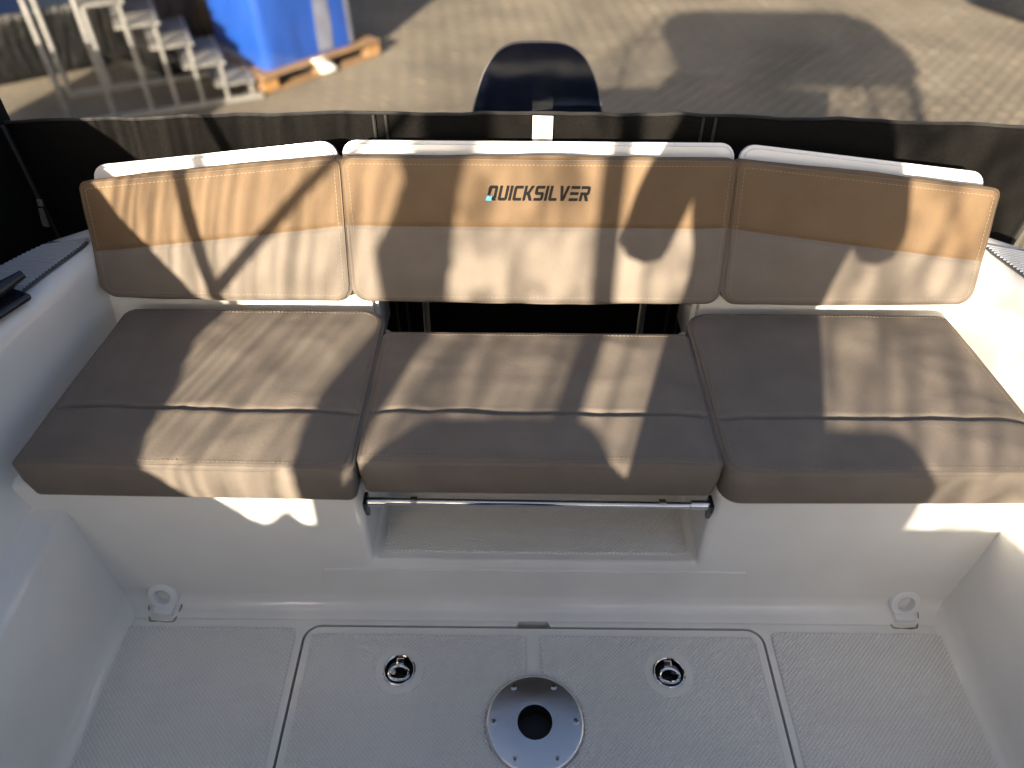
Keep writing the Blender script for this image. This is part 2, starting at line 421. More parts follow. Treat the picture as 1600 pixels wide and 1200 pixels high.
# backrest boards (white, behind the cushions)
VB = Vector((0, .09, .24)).normalized(); NB = Vector((0, -.24, .09)).normalized(); OB = Vector((0, 1.19, .48))
def onb(u, v, w): return Vector((u, 0, 0)) + OB + VB*v + NB*w
for quad in ([(-.375, .03), (.375, .03), (.375, .287), (-.375, .287)],
             [(-.86, .03), (-.385, .03), (-.385, .287), (-.862, .236)],
             [(.385, .03), (.86, .03), (.862, .236), (.385, .287)]):
    bm = bmesh.new(); out = round_poly(quad, .028, 6)
    prism(bm, out, -.086, -.062, onb); bmesh.ops.recalc_face_normals(bm, faces=bm.faces[:])
    bmesh.ops.bevel(bm, geom=[e for e in bm.edges if e.calc_face_angle(0) > 1.2], offset=.007, segments=3, affect='EDGES')
    build('backrest_board', bm, 'gel', boat, angle=50)
# hull, foredeck, dash, hard top, windscreen (forward of the camera's back, they shade the cockpit)
bm = bmesh.new(); rows = []
for i in range(25):
    y = -4.4+i*(1.33+4.4)/24; f = max(0, (-1.6-y)/2.8); wd = 1.075*(1-f**2.2)+.02
    if y > 1.1: wd *= 1-.12*((y-1.1)/.24)**2
    rise = .35*f
    rows.append([bm.verts.new(p) for p in ((-wd, y, .46+rise), (-wd*.97, y, .1+rise), (-wd*.85, y, -.25+rise*1.3), (0, y, -.62+.5*f**2), (wd*.85, y, -.25+rise*1.3), (wd*.97, y, .1+rise), (wd, y, .46+rise))])
for A, B in zip(rows, rows[1:]):
    for k in range(6): bm.faces.new((A[k], A[k+1], B[k+1], B[k]))
e_ = [v.co.copy() for v in rows[-1]]
nb = [Vector((.34, e_[0].y, .46)), Vector((.34, e_[0].y, .0)), Vector((-.34, e_[0].y, .0)), Vector((-.34, e_[0].y, .46))]
bm.faces.new(rows[-1]+[bm.verts.new(p) for p in nb])
build('hull', bm, 'hull', boat, angle=30)
bm = bmesh.new(); rows = []
for i in range(13):
    y = -4.35+i*(3.05)/12; f = max(0, (-1.6-y)/2.8); wd = 1.06*(1-f**2.2)+.01; zt = .98 if y > -2.6 else .98-(-2.6-y)*.16
    rows.append([bm.verts.new(p) for p in ((-wd, y, .45+.35*f), (-wd*.92, y, zt-.08), (-wd*.8, y, zt), (wd*.8, y, zt), (wd*.92, y, zt-.08), (wd, y, .45+.35*f))])
for A, B in zip(rows, rows[1:]):
    for k in range(5): bm.faces.new((A[k], A[k+1], B[k+1], B[k]))
build('foredeck', bm, 'hull', boat)
bm = bmesh.new(); box(bm, (0, -1.31, .515), (2.17, .05, 1.10), bev=.01); build('cabin_bulkhead', bm, 'gel', boat)
bm = bmesh.new(); prism(bm, round_poly([(-1.22, -1.95), (.86, -1.95), (.86, -.33), (-1.22, -.33)], [.2, .2, .5, .5], 10), 2.11, 2.18, lambda a, b, c: (a, b, c)); build('hard_top', bm, 'hull', boat)
bm = bmesh.new(); box(bm, (.22, -1.30, 1.43), (1.56, .008, .74)); build('windscreen_pane', bm, 'glass', boat, smooth=False)
bm = bmesh.new(); box(bm, (-.79, -1.30, 1.43), (.34, .008, .74)); build('windscreen_pane', bm, 'glass', boat, smooth=False)
bm = bmesh.new(); box(bm, (-.05, -1.31, 1.96), (2.0, .05, .31), bev=.01); build('roof_fascia', bm, 'hull', boat)
def bar(name, a, b, r, m, parent, n=12):
    bm = bmesh.new(); tube(bm, [a, b], r, n); return build(name, bm, m, parent)
bar('mullion', (-.60, -1.29, .97), (-.66, -1.25, 2.12), .024, 'blackpl', boat)
for s in (-1, 1):
    bar('corner_pillar', (s*.985, -1.29, .97), (s*.92, -1.25, 2.13), .03, 'blackpl', boat)
    bar('roof_support', (s*1.0, -1.16, GZ), (s*.92, -1.12, 2.13), .016, 'chrome', boat)

# drains in the corners
for s in (-1, 1):
    d = bpy.data.objects.new('drain_outlet', None); COL.objects.link(d); d.parent = boat; d.location = (s*.736, .789, .036); d.scale = (.84, .84, .84)
    mx = Matrix.Rotation(R(64), 3, 'X') @ Matrix.Rotation(0, 3, 'Z')
    bm = bmesh.new(); lathe(bm, [(.0185, -.012), (.0188, .000), (.0198, .0015), (.030, .001), (.034, -.001), (.035, -.005), (.035, -.02)], n=40, mx=mx)
    build('flange', bm, 'whitepl', d)
    bm = bmesh.new(); lathe(bm, [(.0188, .002), (.0180, -.03), (.016, -.055), (0, -.055)], n=32, mx=mx); build('pipe', bm, 'whitepl', d)
    bm = bmesh.new(); box(bm, (0, -.014, -.033), (.046, .026, .018), bev=.003); build('sill', bm, 'whitepl', d)
    bm = bmesh.new(); rng = random.Random(s+5)
    pts = [(-.040, .0, -.036), (-.036, -.018, -.0425), (-.027, -.037, -.0440), (-.01, -.039, -.0442), (.012, -.039, -.0442), (.027, -.037, -.0440), (.035, -.018, -.042), (.039, .0, -.034)]
    tube(bm, [Vector(p)+Vector((rng.uniform(-.002, .002), rng.uniform(-.002, .002), 0)) for p in pts], [rng.uniform(.0012, .0034) for _ in pts], 8)
    build('sealant_bead', bm, 'sealant', d)

# stainless rail in front of the niche
rail = bpy.data.objects.new('step_rail', None); COL.objects.link(rail); rail.parent = boat; rail.location = (0, .79, .344)
bar('rail_tube', (-.262, 0, .002), (.262, 0, -.002), .0064, 'chrome', rail, 16)
for s in (-1, 1):
    bar('end_socket', (s*.258, 0, 0), (s*.29, 0, 0), .0088, 'chrome', rail, 20)
    bm = bmesh.new(); prism(bm, [Vector(p) for p in ((-.014, .012), (.012, .012), (.012, -.006), (.001, -.03), (-.006, -.03), (-.014, -.004))], s*.2885, s*.2945, lambda a, b, c: (c, a, b))
    build('end_bracket', bm, 'blackpl', rail, smooth=False)
    bm = bmesh.new(); box(bm, (s*.21, 0, .0075), (.012, .01, .005), bev=.001); build('rail_clip', bm, 'chrome', rail)
# black cleat on the left gunwale
bm = bmesh.new()
box(bm, (-.955, 1.03, GZ+.012), (.07, .12, .014), Matrix.Rotation(R(-24), 3, 'Z'), bev=.006, seg=3); build('cleat_base', bm, 'blackpl', boat)
bm = bmesh.new(); tube(bm, [(-.98, .96, .592), (-.97, .99, .587), (-.938, 1.055, .587), (-.915, 1.095, .592)], [.009, .013, .013, .008], 12)
tube(bm, [(-.955, 1.025, .56), (-.955, 1.025, .588)], .012, 12); build('cleat_horn', bm, 'blackpl', boat)

# ------------------------------------------------------------------ floor hatch
hatch = thing('floor_hatch', 'white textured floor hatch with two chrome latches and a round table base', 'hatch', (0, .4, -.02))
bm = bmesh.new(); holed(bm, hatch_outline(0, .030, False), [circ(-.2535, .659, .0300), circ(.2535, .659, .0300), circ(0, .563, .0304)], -.029, .001)
bmesh.ops.recalc_face_normals(bm, faces=bm.faces[:])
sub(hatch, build('panel', bm, 'gel'))
for s in (-1, 1):
    bm = bmesh.new()
    arc = [Vector((.07*sin(R(t)), .563-.07*cos(R(t)))) for t in range(12, 169, 12)]
    base = [Vector((.013, HY0+.03))]+arc+[Vector((.013, HY1-.016)), Vector((.422, HY1-.016)), Vector((.432, HY1-.026)), Vector((.432, HY0+.03))]
    holed(bm, [Vector((s*p.x, p.y)) for p in base], [circ(s*.2535, .659, .0305)], .0005, .0032)
    nf = sub(hatch, build('nonskid_field', bm, 'nonskid_base'))
    so_ = studs(nf, lambda x, y: (x-s*.2535)**2+(y-.659)**2 > .0465**2 and x*x+(y-.563)**2 > .088**2, (min(s*.016, s*.430), max(s*.016, s*.430), .36, HY1-.0185), .0031)
    # latch
    L = bpy.data.objects.new('flush_latch', None); COL.objects.link(L); L.location = (s*.2535, .659, .0032); sub(hatch, L)
    def lp(name, bm, m): o = build(name, bm, m); o.parent = L; return o
    bm = bmesh.new(); lathe(bm, [(.046, 0), (.0455, .0012), (.0300, .0014)], n=48); lp('smooth_ring', bm, 'gel')
    bm = bmesh.new(); lathe(bm, [(.0312, .001), (.0305, .0036), (.0285, .0042), (.0268, .003), (.0262, -.002)], n=48); lp('rim', bm, 'chrome')
    bm = bmesh.new(); lathe(bm, [(.0263, .001), (.0245, -.010), (.017, -.0145), (0, -.015)], n=48); lp('bowl', bm, 'darkchrome')
    bm = bmesh.new(); tube(bm, [(.0185*cos(a)*(1-.12*sin(a)), -.0055+.0135*sin(a), .0015) for a in [2*pi*k/32 for k in range(32)]], .0030, 8, closed=True)
    box(bm, (0, .0155, .0010), (.015, .017, .005), bev=.0015); lp('ring_pull', bm, 'chrome')
    bm = bmesh.new(); box(bm, (0, .0175, .0038), (.0085, .006, .0012)); lp('hinge_pin', bm, 'darkchrome')
    if s < 0:
        bm = bmesh.new(); lathe(bm, [(.0052, 0), (.0048, .003), (.002, .003), (.002, .001), (0, .001)], (-.0105, -.0055, .0025), n=20); lp('key_lock', bm, 'chrome')
tb = bpy.data.objects.new('table_base', None); COL.objects.link(tb); tb.location = (.0, .563, .0032); sub(hatch, tb)
bm = bmesh.new(); lathe(bm, [(.0305, -.02), (.0305, .0065), (.0312, .0075), (.082, .0075), (.0865, .006), (.089, .002), (.089, 0)], n=96)
o = build('plate', bm, 'brushed'); o.parent = tb
tn = M['brushed'].node_tree.nodes.new('ShaderNodeTangent'); tn.direction_type = 'RADIAL'; tn.axis = 'Z'
M['brushed'].node_tree.links.new(tn.outputs[0], M['brushed'].node_tree.nodes['Principled BSDF'].inputs['Tangent'])
bm = bmesh.new(); lathe(bm, [(.0303, .0055), (.0303, -.031), (0, -.031)], n=48); o = build('socket', bm, 'dark'); o.parent = tb
for k in range(6):
    a = R(60*k+1)
    bm = bmesh.new(); lathe(bm, [(.0058, .0070), (.0054, .0086), (.0, .0096)], n=20)
    mx = Matrix.Rotation(a*3.1, 4, 'Z')
    o = build('screw', bm, 'chrome'); o.parent = tb; o.location = (.0735*cos(a), .0735*sin(a), 0)
    bm = bmesh.new(); box(bm, (0, 0, .0094), (.007, .0014, .0008)); box(bm, (0, 0, .00945), (.0014, .007, .0008))
    bm.transform(mx); bm.transform(Matrix.Translation(o.location)); q = build('screw_slot', bm, 'dark', smooth=False); q.parent = tb

# ------------------------------------------------------------------ cushions
def cushion(root, outline, thick, mp, split, mats, names, seed, puff=.007, bev=.012, groove=.0, roll=0.0, wrinkle=.003, cut=.02):
    """outline in (u,v); mp(u,v,w) -> world; split = ((u0,v0),(u1,v1)) the seam between the two panels"""
    bm = bmesh.new(); ident = lambda a, b, c: Vector((a, b, c))
    prism(bm, outline, -thick, 0, ident); bmesh.ops.recalc_face_normals(bm, faces=bm.faces[:])
    fe = [e for e in bm.edges if all(v.co.z > -1e-6 for v in e.verts)]; be = [e for e in bm.edges if all(v.co.z < -thick+1e-6 for v in e.verts)]
    bmesh.ops.bevel(bm, geom=fe, offset=bev, segments=4, affect='EDGES', profile=.5)
    be = [e for e in bm.edges if all(v.co.z < -thick+1e-6 for v in e.verts)]
    bmesh.ops.bevel(bm, geom=be, offset=bev*.7, segments=2, affect='EDGES', profile=.5)
    us = [p.x for p in outline]; vv = [p.y for p in outline]
    p0, p1 = Vector((*split[0], 0)), Vector((*split[1], 0)); sn = (p1-p0).normalized(); sn = Vector((-sn.y, sn.x, 0))
    if sn.y < 0: sn = -sn
    def cutp(co, no): bmesh.ops.bisect_plane(bm, geom=bm.verts[:]+bm.edges[:]+bm.faces[:], dist=1e-6, plane_co=co, plane_no=no)
    x = min(us)+cut*.7
    while x < max(us): cutp((x, 0, 0), (1, 0, 0)); x += cut
    y = min(vv)+cut*.7
    while y < max(vv): cutp((0, y, 0), (0, 1, 0)); y += cut
    for d in (-.012, -.006, -.0025, 0, .0025, .006, .012): cutp(p0+sn*d, sn)
    cutp((0, 0, -thick*.5), (0, 0, 1))
    cen = Vector((sum(us)/len(us), sum(vv)/len(vv), 0))
    segs = [(outline[i], outline[(i+1) % len(outline)]) for i in range(len(outline))]
    def edist(p):
        best = 9
        for a, b in segs:
            ab = b-a; L2 = ab.length_squared
            if L2 < 1e-12: continue
            t = max(0, min(1, (p-a).dot(ab)/L2)); best = min(best, (p-a-ab*t).length)
        return best
    def height(u, v):
        q = Vector((u, v)); d = edist(q); f = sstep(d/.07)
        sd = (Vector((u, v, 0))-p0).dot(sn)
        h = puff*f
        nz = noise.noise(Vector((u*9+seed, v*9, seed)))*.6+noise.noise(Vector((u*26+seed, v*11, seed*2)))*.4
        h += wrinkle*nz*sstep(d/.03)
        cr = 1-abs(noise.noise(Vector((u*6+v*5+seed*3, v*9-u*3, seed))))
        h += wrinkle*.55*cr**9*sstep(d/.02)*(0 if (abs(u) < .11 and abs(v-.2) < .03) else 1)
        h += .0011*noise.noise(Vector((u*55, v*55, seed)))*math.exp(-min(d, abs(sd))/.022)*sstep(d/.004)
        h -= groove*math.exp(-(sd/.005)**2)*sstep(d/.012)
        if roll: h += roll*sstep((-sd)/.012)*math.exp(sd/.06 if sd < 0 else 0)*sstep(d/.03)
        return h
    side_bulge = .005
    for v in bm.verts:
        w_ = v.co.z
        if w_ > -thick*.3:
            v.co.z += height(v.co.x, v.co.y)*(1 if w_ > -1e-5 else .4)
        if -thick*.85 < w_ < -bev*.9:
            d = (Vector((v.co.x, v.co.y, 0))-cen).normalized()
            v.co += d*side_bulge*(1+.5*noise.noise(Vector((v.co.x*14, v.co.y*14, seed))))
    lower = [f for f in bm.faces if (Vector((f.calc_center_median().x, f.calc_center_median().y, 0))-p0).dot(sn) < 0]
    ids = {f.index for f in lower}; bm.faces.index_update(); ids = {f.index for f in lower}
    for keep_lower, nm, m in ((False, names[0], mats[0]), (True, names[1], mats[1])):
        b2 = bm.copy(); b2.faces.ensure_lookup_table()
        bmesh.ops.delete(b2, geom=[f for f in b2.faces if (f.index in ids) != keep_lower], context='FACES')
        for v in b2.verts: v.co = mp(*v.co)
        sub(root, build(nm, b2, m, angle=60))
    bm.free()
    pb = bmesh.new()
    tube(pb, [mp(p.x, p.y, -.0022) for p, _ in resample(inset_poly(outline, .0022), .012)], .0014, 6, closed=True)
    sub(root, build('piping', pb, 'piping'))
    sb = bmesh.new()
    for p, t in resample(inset_poly(outline, bev+.004), .0075):
        q = Vector((-t.y, t.x)); h = height(p.x, p.y)+.0009
        c = [p-t*.0024-q*.0006, p+t*.0024-q*.0006, p+t*.0024+q*.0006, p-t*.0024+q*.0006]
        lo = [sb.verts.new(mp(a.x, a.y, h-.0014)) for a in c]; hi = [sb.verts.new(mp(a.x, a.y, h)) for a in c]
        sb.faces.new(hi)
        for k in range(4): sb.faces.new((lo[k], lo[(k+1) % 4], hi[(k+1) % 4], hi[k]))
    st = build('stitching', sb, 'stitch', smooth=False); sub(root, st); st['kind'] = 'stuff'
    return height
def seat_mp(u, v, w): return Vector((u, v, .4455+w))
seats = [('taupe seat cushion on the bench at the left, against the shaded white side wall', [(-.848, .783), (-.303, .777), (-.301, 1.19), (-.815, 1.19)], [.014, .014, .045, .02], ((-.86, .912), (-.29, .900))),
         ('taupe middle seat cushion above the foot niche and its steel rail', [(-.293, .795), (.293, .793), (.291, 1.125), (-.291, 1.125)], [.012, .012, .012, .012], ((-.3, .906), (.3, .902))),
         ('taupe seat cushion on the bench at the right, creased toward its outer edge', [(.303, .777), (.848, .783), (.815, 1.19), (.301, 1.19)], [.035, .014, .02, .045], ((.29, .898), (.86, .894)))]
for i, (lab, q, rad, sp) in enumerate(seats):
    r_ = thing('seat_cushion', lab, 'cushion', ((q[0][0]+q[1][0])/2, .98, .362), 'bench seat cushions')
    cushion(r_, round_poly(q, rad, 6), .083, seat_mp, sp, ('sand', 'sand'), ('seat_panel', 'front_panel'), 3.7*i+1, puff=.005, bev=.006, groove=.0045, roll=.0045, wrinkle=.005, cut=.0125)
backs = [('two-tone tan and sand backrest cushion at the left with sloping top edge', [(-.852, -.006), (-.366, -.010), (-.366, .262), (-.856, .212)], ((-.86, .083), (-.36, .138))),
         ('wide two-tone backrest cushion in the middle with black embroidered lettering', [(-.357, -.010), (.357, -.010), (.363, .262), (-.363, .262)], ((-.4, .138), (.4, .138))),
         ('two-tone tan and sand backrest cushion at the right with sloping top edge', [(.366, -.010), (.852, -.006), (.856, .212), (.366, .262)], ((.36, .138), (.86, .078)))]
for i, (lab, q, sp) in enumerate(backs):
    r_ = thing('backrest_cushion', lab, 'cushion', ((q[0][0]+q[1][0])/2, 1.19, .47), 'bench backrest cushions')
    hf = cushion(r_, round_poly(q, [.030, .030, .016, .016], 6), .062, onb, sp, ('tan', 'sand'), ('upper_panel', 'lower_panel'), 5.1*i+20, puff=.008, bev=.007, groove=.004, wrinkle=.004, cut=.0125)
    if i == 1: midroot, midh = r_, hf
# embroidered lettering: slanted block letters on a 4 x 6 cell
def P(*a): return [a]
LET = {
 'U': [[(0, 6), (1.1, 6), (1.1, 1.1), (2.9, 1.1), (2.9, 6), (4, 6), (4, .6), (3.4, 0), (.6, 0), (0, .6)]],
 'I': [[(0, 0), (1.1, 0), (1.1, 6), (0, 6)]],
 'C': [[(.6, 0), (3.8, 0), (3.8, 1.1), (1.1, 1.1), (1.1, 4.9), (3.8, 4.9), (3.8, 6), (.6, 6), (0, 5.4), (0, .6)]],
 'K': [[(0, 0), (1.1, 0), (1.1, 2.3), (1.7, 2.3), (2.9, 0), (4.2, 0), (2.6, 3), (4.2, 6), (2.9, 6), (1.7, 3.6), (1.1, 3.6), (1.1, 6), (0, 6)]],
 'S': [[(0, 0), (3.4, 0), (4, .6), (4, 2.9), (3.4, 3.5), (1.1, 3.5), (1.1, 4.9), (4, 4.9), (4, 6), (.6, 6), (0, 5.4), (0, 3), (.6, 2.4), (2.9, 2.4), (2.9, 1.1), (0, 1.1)]],
 'L': [[(.6, 0), (3.6, 0), (3.6, 1.1), (1.1, 1.1), (1.1, 6), (0, 6), (0, .6)]],
 'V': [[(1.3, 0), (2.7, 0), (4.2, 6), (3.0, 6), (2.0, 1.6), (1.1, 6), (-.1, 6)]],
 'E': [[(0, 0), (3.8, 0), (3.8, 1.1), (0, 1.1)], [(0, 2.45), (3.6, 2.45), (3.6, 3.55), (0, 3.55)], [(0, 4.9), (3.8, 4.9), (3.8, 6), (0, 6)]],
 'R': [[(0, 4.9), (2.9, 4.9), (2.9, 3.5), (0, 3.5), (0, 0), (1.1, 0), (1.1, 2.4), (1.7, 2.4), (2.8, 0), (4.1, 0), (2.9, 2.4), (3.4, 2.4), (4, 3), (4, 5.4), (3.4, 6), (0, 6)]],
 'Q': [[(0, 2.2), (1.1, 2.2), (1.5, 4.9), (2.9, 4.9), (2.9, 2.0), (2.2, 1.0), (2.6, 0), (4.2, 0), (3.7, .8), (4, 1.4), (4, 5.4), (3.4, 6), (.6, 6), (0, 5.4)]]}
def letters(word, h, width, u0, v0, slant=.22, sx=1.0):
    polys = []; x = 0
    for ch in word:
        wd = max(p[0] for q in LET[ch] for p in q)
        for q in LET[ch]: polys.append([(x+p[0], p[1]) for p in q])
        x += wd+.75
    tot = x-.75; k = width/tot; s = h/6
    return [[(u0+p[0]*k+p[1]*s*slant, v0+p[1]*s) for p in q] for q in polys], k, s
polys, kx, kz = letters('QUICKSILVER', .0265, .188, -.097, .1885)
def emb(name, polys, m):
    bm = bmesh.new()
    for q in polys:
        b2 = bmesh.new(); vs_ = [b2.verts.new((p[0], p[1], 0)) for p in q]
        es = [b2.edges.new((vs_[i], vs_[(i+1) % len(vs_)])) for i in range(len(vs_))]
        r_ = bmesh.ops.triangle_fill(b2, edges=es, use_beauty=False); b2.verts.index_update()
        hi = [bm.verts.new(onb(v.co.x, v.co.y, midh(v.co.x, v.co.y)+.0030)) for v in vs_]; lo = [bm.verts.new(onb(v.co.x, v.co.y, midh(v.co.x, v.co.y)-.003)) for v in vs_]
        for f in b2.faces: bm.faces.new([hi[v.index] for v in f.verts])
        for k in range(len(q)): bm.faces.new((lo[k], lo[(k+1) % len(q)], hi[(k+1) % len(q)], hi[k]))
        b2.free()
    return sub(midroot, build(name, bm, m, smooth=False))
emb('embroidered_lettering', polys, 'thread')
sl_ = .22*kz
emb('embroidered_wave', [[(-.097+a*kx+b*sl_, .1885+b*kz) for a, b in ((-.3, 0), (2.3, 0), (2.0, 1.0), (2.4, 1.7), (1.3, 1.5), (.6, 1.9), (-.1, 1.7))]], 'cyan')

# ------------------------------------------------------------------ canvas cover
cover = thing('canvas_cover', 'black canvas cockpit cover with clear windows closing off the stern', 'boat cover', (0, 1.42, .2))
def sheet(name, nu, nv, fn, m, th=.002):
    bm = bmesh.new(); g = [[bm.verts.new(fn(i/nu, j/nv)) for j in range(nv+1)] for i in range(nu+1)]
    for i in range(nu):
        for j in range(nv): bm.faces.new((g[i][j], g[i+1][j], g[i+1][j+1], g[i][j+1]))
    o = build(name, bm, m, angle=180)
    if th: md = o.modifiers.new('thickness', 'SOLIDIFY'); md.thickness = th; md.offset = 0
    return sub(cover, o)
def band_top(x): return .748-.026*(x/1.05)**2+.006*noise.noise(Vector((x*5, 2, 0)))+.003*noise.noise(Vector((x*16, 5, 0)))
def fold(x, z): return .012*noise.noise(Vector((x*3, z*1.2, 3)))+.007*noise.noise(Vector((x*11, z*2.5, 8)))
def stern_band(a, b):
    x = -1.058+2.113*a; zt = band_top(x); zb = .12 if abs(x) < .9 else .12+(abs(x)-.9)/.17*.30
    if x > 1.0: x -= (1-b)*.0
    z = zb+(zt-zb)*b
    if a == 1: x += .03*(b-.3)
    return Vector((x, 1.43+fold(x, z), z))
sheet('stern_panel', 130, 26, stern_band, 'canvas', .003)
def side_top(y): return .975+(.10*sstep((-1.05-y)/.2)) if y < .45 else .975-(y-.45)/.96*.085
def side_band(a, b):
    y = 1.455-2.835*a; zt = side_top(y); zb = .556-.26*sstep((y-.98)/.25); z = zb+(zt-zb)*b
    return Vector((-1.065-.0*b+fold(y, z)*.6, y, z))
sheet('side_panel', 90, 10, side_band, 'canvas', .003)
for x in (-.31, .335):
    bm = bmesh.new()
    pts = [(x, 1.43+fold(x, .16+.58*k/12)-.005, .16+(band_top(x)-.002-.16)*k/12) for k in range(13)]
    for dx in (-.012, .012): tube(bm, [(p[0]+dx, p[1], p[2]) for p in pts], .0035, 6)
    sub(cover, build('seam_binding', bm, 'binding'))
bm = bmesh.new(); tube(bm, [stern_band(i/100, 1)+Vector((0, -.001, 0)) for i in range(101)], .0035, 6); sub(cover, build('hem', bm, 'binding'))
bm = bmesh.new(); tube(bm, [stern_band(1, j/12)+Vector((0, -.002, 0)) for j in range(13)], .006, 6); sub(cover, build('edge_binding', bm, 'binding'))
# clear windows
def stern_win(a, b):
    x0 = -1.06+2.11*a; x = x0*(1-.08*b); y = 1.43-1.07*b; z = (band_top(x0)-.003)*(1-b)+1.885*b
    amp = .006*sstep(b*8)
    if .2 < x < .9: amp += .034*sstep(b*12)*math.exp(-((x-.50)/.2)**2)*(1-sstep((b-.05)/.35))
    n_ = amp*noise.noise(Vector((x*13, b*5, 1)))+amp*.5*noise.noise(Vector((x*34, b*13, 4)))
    return Vector((x, y+n_*.7, z+n_*.7))
sheet('stern_window', 110, 60, stern_win, 'vinyl_stern', 0)
bm = bmesh.new()
vs_ = [(-1.062, -1.25, .965), (-1.062, .45, .965), (-1.06, 1.405, .885), (-.985, .37, 1.875), (-.97, -1.25, 1.885)]
bm.faces.new([bm.verts.new(v) for v in vs_]); bmesh.ops.triangulate(bm, faces=bm.faces[:])
sub(cover, build('side_window', bm, 'vinyl_side', smooth=False))
def bow(name, pts):
    bm = bmesh.new(); tube(bm, pts, .0125, 12); return sub(cover, build(name, bm, 'chrome'))
bow('cover_bow', [(-1.035, -.14, .555), (-1.035, -.14, .98), (-1.02, .09, 1.12), (-1.0, .6, 1.37), (-.93, .83, 1.40), (0, .84, 1.41), (.93, .83, 1.40), (1.0, .6, 1.37), (1.03, -.14, .98), (1.03, -.14, .555)])
bow('cover_bow', [(-1.03, .30, .555), (-1.0, .34, 1.6), (-.96, .36, 1.84), (-.90, .365, 1.885), (0, .365, 1.895), (.90, .365, 1.885), (.96, .36, 1.84), (1.0, .34, 1.6), (1.03, .30, .555)][1:-1])
bow('cover_bow', [(-1.035, -.145, 1.0), (-1.02, -.76, 1.48), (-.96, -1.1, 1.78), (-.9, -1.12, 1.86)])
bm = bmesh.new(); rr = random.Random(2)
tube(bm, [(-.975+.012*sin(k), -1.2+.02*cos(k*1.7), 1.06+k*.07) for k in range(12)], [.02, .03, .045, .06, .035, .055, .075, .045, .035, .06, .05, .03], 12)
sub(cover, build('rolled_curtain', bm, 'canvas'))
# white care tag sewn to the stern panel
bm = bmesh.new(); g = []
tx0, tx1, tz0, tz1 = -.0105, .0290, .692, .746
for i in range(7):
    for j in range(9):
        x = tx0+(tx1-tx0)*i/6; z = tz0+(tz1-tz0)*j/8
        g.append(bm.verts.new((x, 1.4205+fold(x, z)*.9-.004*(1-j/8), z)))
for i in range(6):
    for j in range(8): bm.faces.new((g[i*9+j], g[(i+1)*9+j], g[(i+1)*9+j+1], g[i*9+j+1]))
sub(cover, build('care_tag', bm, 'tag'))
def txt(name, s, size, loc, m, parent):
    c = bpy.data.curves.new(name, 'FONT'); c.body = s; c.size = size; c.align_x = 'CENTER'; c.extrude = .0002
    o = bpy.data.objects.new('t', c); dg = bpy.context.evaluated_depsgraph_get(); COL.objects.link(o)
    bpy.context.view_layer.update(); me = bpy.data.meshes.new_from_object(o.evaluated_get(bpy.context.evaluated_depsgraph_get()))
    bpy.data.objects.remove(o); me.transform(Matrix.Translation(loc) @ Matrix.Rotation(R(90), 4, 'X')); me.materials.clear()
    return sub(parent, link(name, me, m, smooth=False))
yt = 1.4205+fold(.009, .712)*.9-.0062
txt('tag_lettering', 'Sunbrella', .0085, (.009, yt, .7085), 'ink', cover)
for k, wd in enumerate((.014, .020)):
    bm = bmesh.new(); box(bm, (.010, yt+.0004, .7025-.0038*k), (wd, .0006, .0010)); sub(cover, build('tag_print', bm, 'ink', smooth=False))
bm = bmesh.new(); box(bm, (.0093, yt+.0022, .7395), (.0375, .0008, .0012)); box(bm, (.0093, yt+.0018, .7325), (.0375, .0008, .0008)); sub(cover, build('tag_stitch', bm, 'ink', smooth=False))
# zipper pull hanging on the port corner
zp = bpy.data.objects.new('zipper_pull', None); COL.objects.link(zp); zp.location = (-1.030, 1.385, .562); sub(cover, zp)
mz = Matrix.Rotation(R(8), 3, 'Y')
bm = bmesh.new(); box(bm, (0, 0, .006), (.011, .007, .016), mz, bev=.002); o = build('slider', bm, 'alu'); o.parent = zp
bm = bmesh.new()
for k in range(1):
    ring = [Vector(p) for p in ((-.0045, -.004), (.0045, -.004), (.0075, -.04), (.006, -.047), (-.006, -.047), (-.0075, -.04))]
    prism(bm, ring, -.0065, -.0045, lambda a, b, c: mz @ Vector((a, c, b)))
o = build('puller', bm, 'alu'); o.parent = zp
bm = bmesh.new(); lathe(bm, [(.0038, 0), (.0036, .0006), (0, .0007)], (.0055, -.0066, -.040), n=16, mx=Matrix.Rotation(R(90), 3, 'X')); o = build('puller_hole', bm, 'dark'); o.parent = zp
bm = bmesh.new(); tube(bm, [(-1.034, 1.39, .575), (-1.036, 1.392, .66), (-1.04, 1.395, .73)], .0035, 6); sub(cover, build('zipper', bm, 'binding'))

# ------------------------------------------------------------------ outboard
mo = thing('outboard_motor', 'outboard motor under a worn navy vinyl hood behind the stern', 'outboard', (.006, 1.8, -.5))
def hood(sc, z0, n=28):
    pts = []
    for k in range(n+1):
        t = pi*k/n; cx = cos(t); sx = sin(t)
        x = .172*sc*math.copysign(abs(cx)**.55, cx); z = z0+(.262*sc)*sx**.62
        x *= 1-.18*max(0, (z-z0)/.26)
        pts.append((x, z))
    return pts
st = [(1.715, .95, .497), (1.722, .985, .496), (1.735, 1.0, .492), (1.80, 1.02, .466), (1.90, 1.02, .43), (2.0, .98, .40), (2.08, .88, .375), (2.13, .66, .36)]
bm = bmesh.new(); rows = []
for y, s, z0 in st:
    ring = hood(s, z0); ring = [(ring[0][0]*1.06, z0-.16)] + ring + [(ring[-1][0]*1.06, z0-.16)]
    rows.append([bm.verts.new((a+.008, y+.30*max(0, (z-z0))*(1 if y < 1.85 else .2), z)) for a, z in ring])
for A, B in zip(rows, rows[1:]):
    for k in range(len(A)-1): bm.faces.new((A[k], A[k+1], B[k+1], B[k]))
bm.faces.new(rows[0]); bm.faces.new(rows[-1])
sub(mo, build('hood', bm, 'navy', angle=55))
